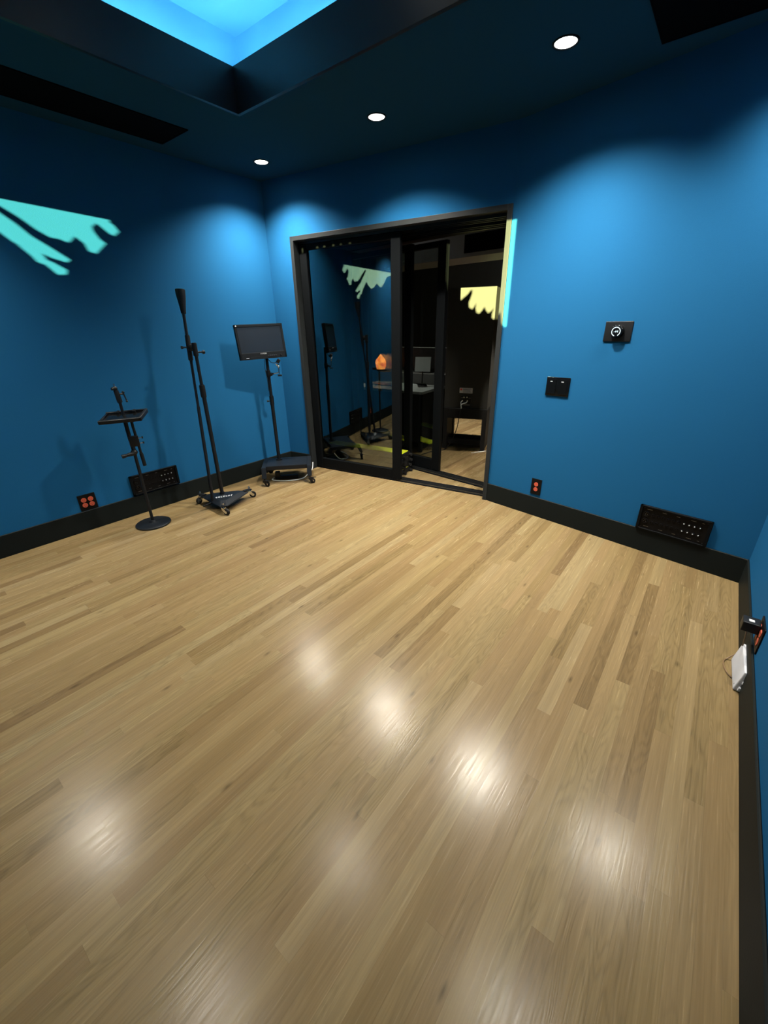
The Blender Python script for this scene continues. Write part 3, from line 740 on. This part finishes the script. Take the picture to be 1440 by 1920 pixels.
# ------------------------------------------------------------------ control room
SM = frame(Vector((-2.405, 4.70, 0)), R(15.5))     # origin: middle of the stand's front
t = thing('speaker_stand', 'squat black wooden stand under the tall loudspeaker', 'stand', SM)
bm = NB(); tw, td, th = .272, .42, .515
box(bm, -tw, tw, 0, td, th-.022, th, .002); obj('top_board', bm, M_standb, t)
bm = NB(); box(bm, -tw+.01, tw-.01, .004, .03, th-.12, th-.022, .002); box(bm, -tw+.01, tw-.01, td-.03, td-.004, th-.12, th-.022, .002); obj('apron', bm, M_standb, t)
for x in (-tw, tw-.055):
    bm = NB(); box(bm, x, x+.055, 0, .07, 0, th-.022, .002); box(bm, x, x+.055, td-.07, td, 0, th-.022, .002); box(bm, x+.01, x+.045, .07, td-.07, .02, th-.022); obj('side_leg', bm, M_standb, t)
bm = NB(); box(bm, -tw+.055, tw-.055, .06, .12, .055, .115, .003); box(bm, -tw+.055, tw-.055, .30, .36, .055, .115, .003); obj('stretcher', bm, M_standb, t)
t = thing('loudspeaker', 'tall black loudspeaker seen from behind on its stand in the next room', 'speaker', SM)
bm = NB(); box(bm, -.275, .262, .035, .44, th, 1.845, .004); cab = obj('cabinet', bm, M_speak, t)
bm = NB(); box(bm, -.088, .072, .0335, .036, .700, .762); lb = obj('rating_label', bm, M_label, t)
bm = NB(); box(bm, -.080, -.055, .0325, .034, .732, .754); obj('red_mark', bm, M_red, lb)
bm = NB()
for i in range(5): box(bm, -.045, .06-.01*(i % 3), .0325, .034, .708+i*.0105, .712+i*.0105)
obj('label_print', bm, M_dgrey, lb)
bm = NB(); box(bm, -.070, .062, .032, .037, .548, .668, .002); tp = obj('terminal_plate', bm, M_black, t)
bm = NB()
for x, z in ((-.022, .652), (.012, .655), (-.040, .610), (.020, .612)): cyl(bm, (x, .034, z), (x, .010, z), .0085, n=14, bev=.001)
obj('binding_post', bm, M_chrome, tp, smooth=True)
bm = NB(); box(bm, -.06, -.035, .030, .033, .640, .646); box(bm, .03, .055, .030, .033, .640, .646); box(bm, -.065, .05, .030, .033, .555, .565); obj('terminal_marks', bm, M_alu, tp)
bm = NB(); tube(bm, [(.020, .012, .610), (.010, .0, .590), (-.030, -.004, .578), (-.052, -.004, .560), (-.040, -.008, .530)], .005); tube(bm, [(-.040, .012, .610), (-.055, .0, .595), (-.050, -.006, .560), (-.045, -.012, .52)], .005)
obj('speaker_lead', bm, M_wcord, t, smooth=True)
bm = NB(); tube(bm, [(-.045, -.030, .52), (-.06, -.030, .42), (-.10, .04, .25), (-.16, .0, .08), (-.22, -.10, .006), (-.30, -.17, .005), (-.36, -.26, .005), (-.42, -.40, .005)], .005)
tag(obj('speaker_cable', bm, M_rub, None, SM, smooth=True), 'black speaker cable running down behind the stand and over the control room floor', 'cable')
bm = NB(); tube(bm, [(.14, -.13, .004), (.19, -.08, .004), (.26, -.02, .004), (.33, .05, .004)], .004)
tag(obj('floor_cable', bm, M_wcord, None, SM, smooth=True), 'short white cable on the floor at the foot of the speaker stand', 'cable')

dz = .75
t = thing('studio_desk', 'pale grey topped desk with dark closed front in the control room', 'desk', Matrix.Translation((-2.73, 4.22, 0)))
bm = NB(); prism(bm, [(0, 0), (-1.15, -.02), (-1.15, .62), (-.03, .60), (-.035, .30)], dz-.03, dz, bev=.002); obj('desk_top', bm, M_grey, t)
bm = NB(); box(bm, -1.10, -.02, .05, .08, .12, dz-.03); box(bm, -.06, -.03, .05, .55, .12, dz-.03); obj('desk_front', bm, M_standb, t)
for x, y in ((-.08, .06), (-.40, .06), (-.8, .06), (-.08, .50), (-1.08, .5)):
    bm = NB(); box(bm, x, x+.04, y, y+.04, 0, .12); obj('leg', bm, M_black, t)
bm = NB(); box(bm, -1.2, -.08, .64, .95, 0, .88, .004); tag(obj('equipment_rack', bm, M_dgrey, None, Matrix.Translation((-2.73, 4.22, 0))), 'dark low equipment cabinet behind the grey desk top', 'cabinet')
bm = NB(); box(bm, -.98, -.60, .22, .36, dz, dz+.018, .003); kb = obj('keyboard', bm, M_alu, None, Matrix.Translation((-2.73, 4.22, 0)))
tag(kb, 'slim silver keyboard on the grey desk', 'keyboard')
t = thing('computer_display', 'wide black display with a bright top edge behind the desk', 'monitor', Matrix.Translation((-3.25, 5.02, .88)))
bm = NB(); box(bm, -.42, .42, 0, .03, .05, .315, .003); box(bm, -.06, .06, .01, .03, 0, .05); box(bm, -.14, .14, -.05, .08, 0, .008); obj('display_panel', bm, M_black, t)
bm = NB(); box(bm, -.42, .42, .002, .028, .3152, .3185); obj('metal_edge', bm, M_mark, t)
t = thing('tilted_screen', 'small grey tilted screen standing on the control room desk', 'screen', Matrix.Translation((-2.985, 4.60, dz+.03)) @ Matrix.Rotation(R(25), 4, 'Z') @ Matrix.Rotation(R(-18), 4, 'X'))
bm = NB(); box(bm, -.10, .10, 0, .015, .16, .34, .003); obj('screen_panel', bm, M_grey, t)
bm = NB(); cyl(bm, (0, .02, 0), (0, .012, .2), .010); box(bm, -.06, .06, -.03, .09, 0, .012); obj('screen_foot', bm, M_black, t)
t = thing('salt_lamp', 'glowing orange salt crystal lamp on the dark cabinet', 'lamp', Matrix.Translation((-3.90, 4.93, .885)))
bm = NB(); cyl(bm, (0, 0, 0), (0, 0, .018), .085, bev=.003); obj('lamp_base', bm, M_black, t)
tb = bmesh.new(); bmesh.ops.create_icosphere(tb, subdivisions=3, radius=1)
for v in tb.verts:
    k = 1 - .85*max(0, v.co.z)**1.6
    jx = 1 + .07*math.sin(7*v.co.x+3*v.co.z) + .05*math.sin(11*v.co.y)
    v.co = Vector((v.co.x*.082*k*jx, v.co.y*.07*k*jx, .105 + max(-.087, v.co.z*.120)))
obj('salt_crystal', tb, M_salt, t)
ld = bpy.data.lights.new('salt_glow', 'POINT'); ld.energy = 1.5; ld.color = (1, .25, .06); ld.shadow_soft_size = .06
lo = bpy.data.objects.new('salt_glow', ld); COL.objects.link(lo); lo.location = (0, -.12, .16); lo.parent = t
bm = NB(); box(bm, -1.4, .9, .0, .03, 0, .3)
t = thing('ceiling_duct', 'dark grey duct box with a black opening under the control room ceiling', 'duct', Matrix.Translation((-2.6, 5.0, 2.18)) @ Matrix.Rotation(R(-4), 4, 'Z'))
bm.free(); bm = NB(); box(bm, -1.5, 1.1, 0, .5, .0, .50, .004); obj('duct_box', bm, M_grey, t)
bm = NB(); box(bm, -.10, .9, -.004, .0, .04, .22); obj('duct_opening', bm, M_vent, t)

# ------------------------------------------------------------------ the palm outside the high window
LEAVES = [[(-3.6,1.3),(-3.6,2.286),(-2.879,2.286),(-2.8,2.251),(-2.754,2.161),(-2.708,2.103),(-2.671,2.117),(-2.638,2.15),(-2.596,2.1),(-2.555,2.074),(-2.517,2.105),(-2.481,2.158),(-2.454,2.1),(-2.436,2.077),(-2.447,2.09),(-2.422,2.031),(-2.413,1.999),(-2.397,1.99),(-2.375,1.937),(-2.353,1.945),(-2.349,1.972),(-2.378,2.01),(-2.39,2.019),(-2.396,2.053),(-2.378,2.035),(-2.345,2.018),(-2.334,2.037),(-2.38,2.106),(-2.409,2.147),(-2.434,2.203),(-2.459,2.246),(-2.479,2.288),(-2.477,2.309),(-2.454,2.282),(-2.423,2.239),(-2.394,2.187),(-2.368,2.155),(-2.347,2.154),(-2.331,2.141),(-2.323,2.147),(-2.308,2.183),(-2.289,2.149),(-2.283,2.105),(-2.264,2.097),(-2.232,2.17),(-2.246,2.193),(-2.257,2.235),(-2.258,2.262),(-2.244,2.287),(-2.234,2.268),(-2.217,2.237),(-2.204,2.227),(-2.188,2.259),(-2.197,2.293),(-2.209,2.309),(-2.179,2.44),(-1.6,2.44),(-1.6,1.3)],[(-1.65,1.3),(-1.65,2.44),(-1.3,2.44),(-1.263,2.44),(-1.257,2.297),(-1.251,2.282),(-1.245,2.297),(-1.239,2.44),(-1.09,2.44),(-1.079,2.311),(-1.068,2.304),(-1.057,2.311),(-1.046,2.44),(-1.007,2.44),(-0.996,2.313),(-0.985,2.306),(-0.974,2.313),(-0.963,2.44),(-0.901,2.44),(-0.89,2.316),(-0.879,2.309),(-0.868,2.316),(-0.857,2.44),(-0.815,2.44),(-0.804,2.321),(-0.793,2.314),(-0.782,2.321),(-0.771,2.44),(-0.714,2.44),(-0.703,2.32),(-0.692,2.313),(-0.681,2.32),(-0.67,2.44),(-0.3,2.44),(-0.3,1.3)],[(-0.35,1.3),(-0.35,2.44),(0.19,2.44),(0.192,2.05),(0.211,1.953),(0.2,1.955),(0.291,2.019),(0.327,2.061),(0.346,2.06),(0.344,2.021),(0.328,1.977),(0.311,1.933),(0.318,1.887),(0.358,1.867),(0.379,1.894),(0.403,1.929),(0.397,1.875),(0.411,1.834),(0.445,1.821),(0.475,1.85),(0.504,1.889),(0.523,1.853),(0.553,1.825),(0.588,1.846),(0.616,1.876),(0.6,1.824),(0.599,1.779),(0.622,1.761),(0.682,1.781),(0.712,1.701),(0.752,1.741),(0.77,1.655),(0.801,1.634),(0.842,1.678),(0.846,1.714),(0.829,1.733),(0.814,1.736),(0.833,1.757),(0.847,1.786),(0.845,1.862),(0.834,1.883),(0.846,1.908),(0.894,1.927),(1.1,1.927),(1.1,1.3)]]
t = thing('palm_tree', 'fan palm standing outside the high window behind the viewer', 'palm', Matrix.Translation((-.9, -2.22, 0)))
bm = NB(); lathe(bm, [(.16, -.4), (.13, .2), (.11, .9), (.10, 1.4), (0, 1.45)], 18); obj('trunk', bm, M_bark, t, smooth=True)
for i, pl_ in enumerate(LEAVES):
    tb = bmesh.new(); y = 2.22 - 2.2 + i*.004
    vs = [tb.verts.new((x+.9, .02 + i*.006, z)) for x, z in pl_]
    for q in tessellate_polygon([[Vector((x, z, 0)) for x, z in pl_]]): tb.faces.new([vs[k] for k in q])
    e = bmesh.ops.extrude_face_region(tb, geom=tb.faces[:]); bmesh.ops.translate(tb, vec=(0, .003, 0), verts=[v for v in e['geom'] if isinstance(v, bmesh.types.BMVert)])
    obj('palm_leaf', tb, M_leaf, t)
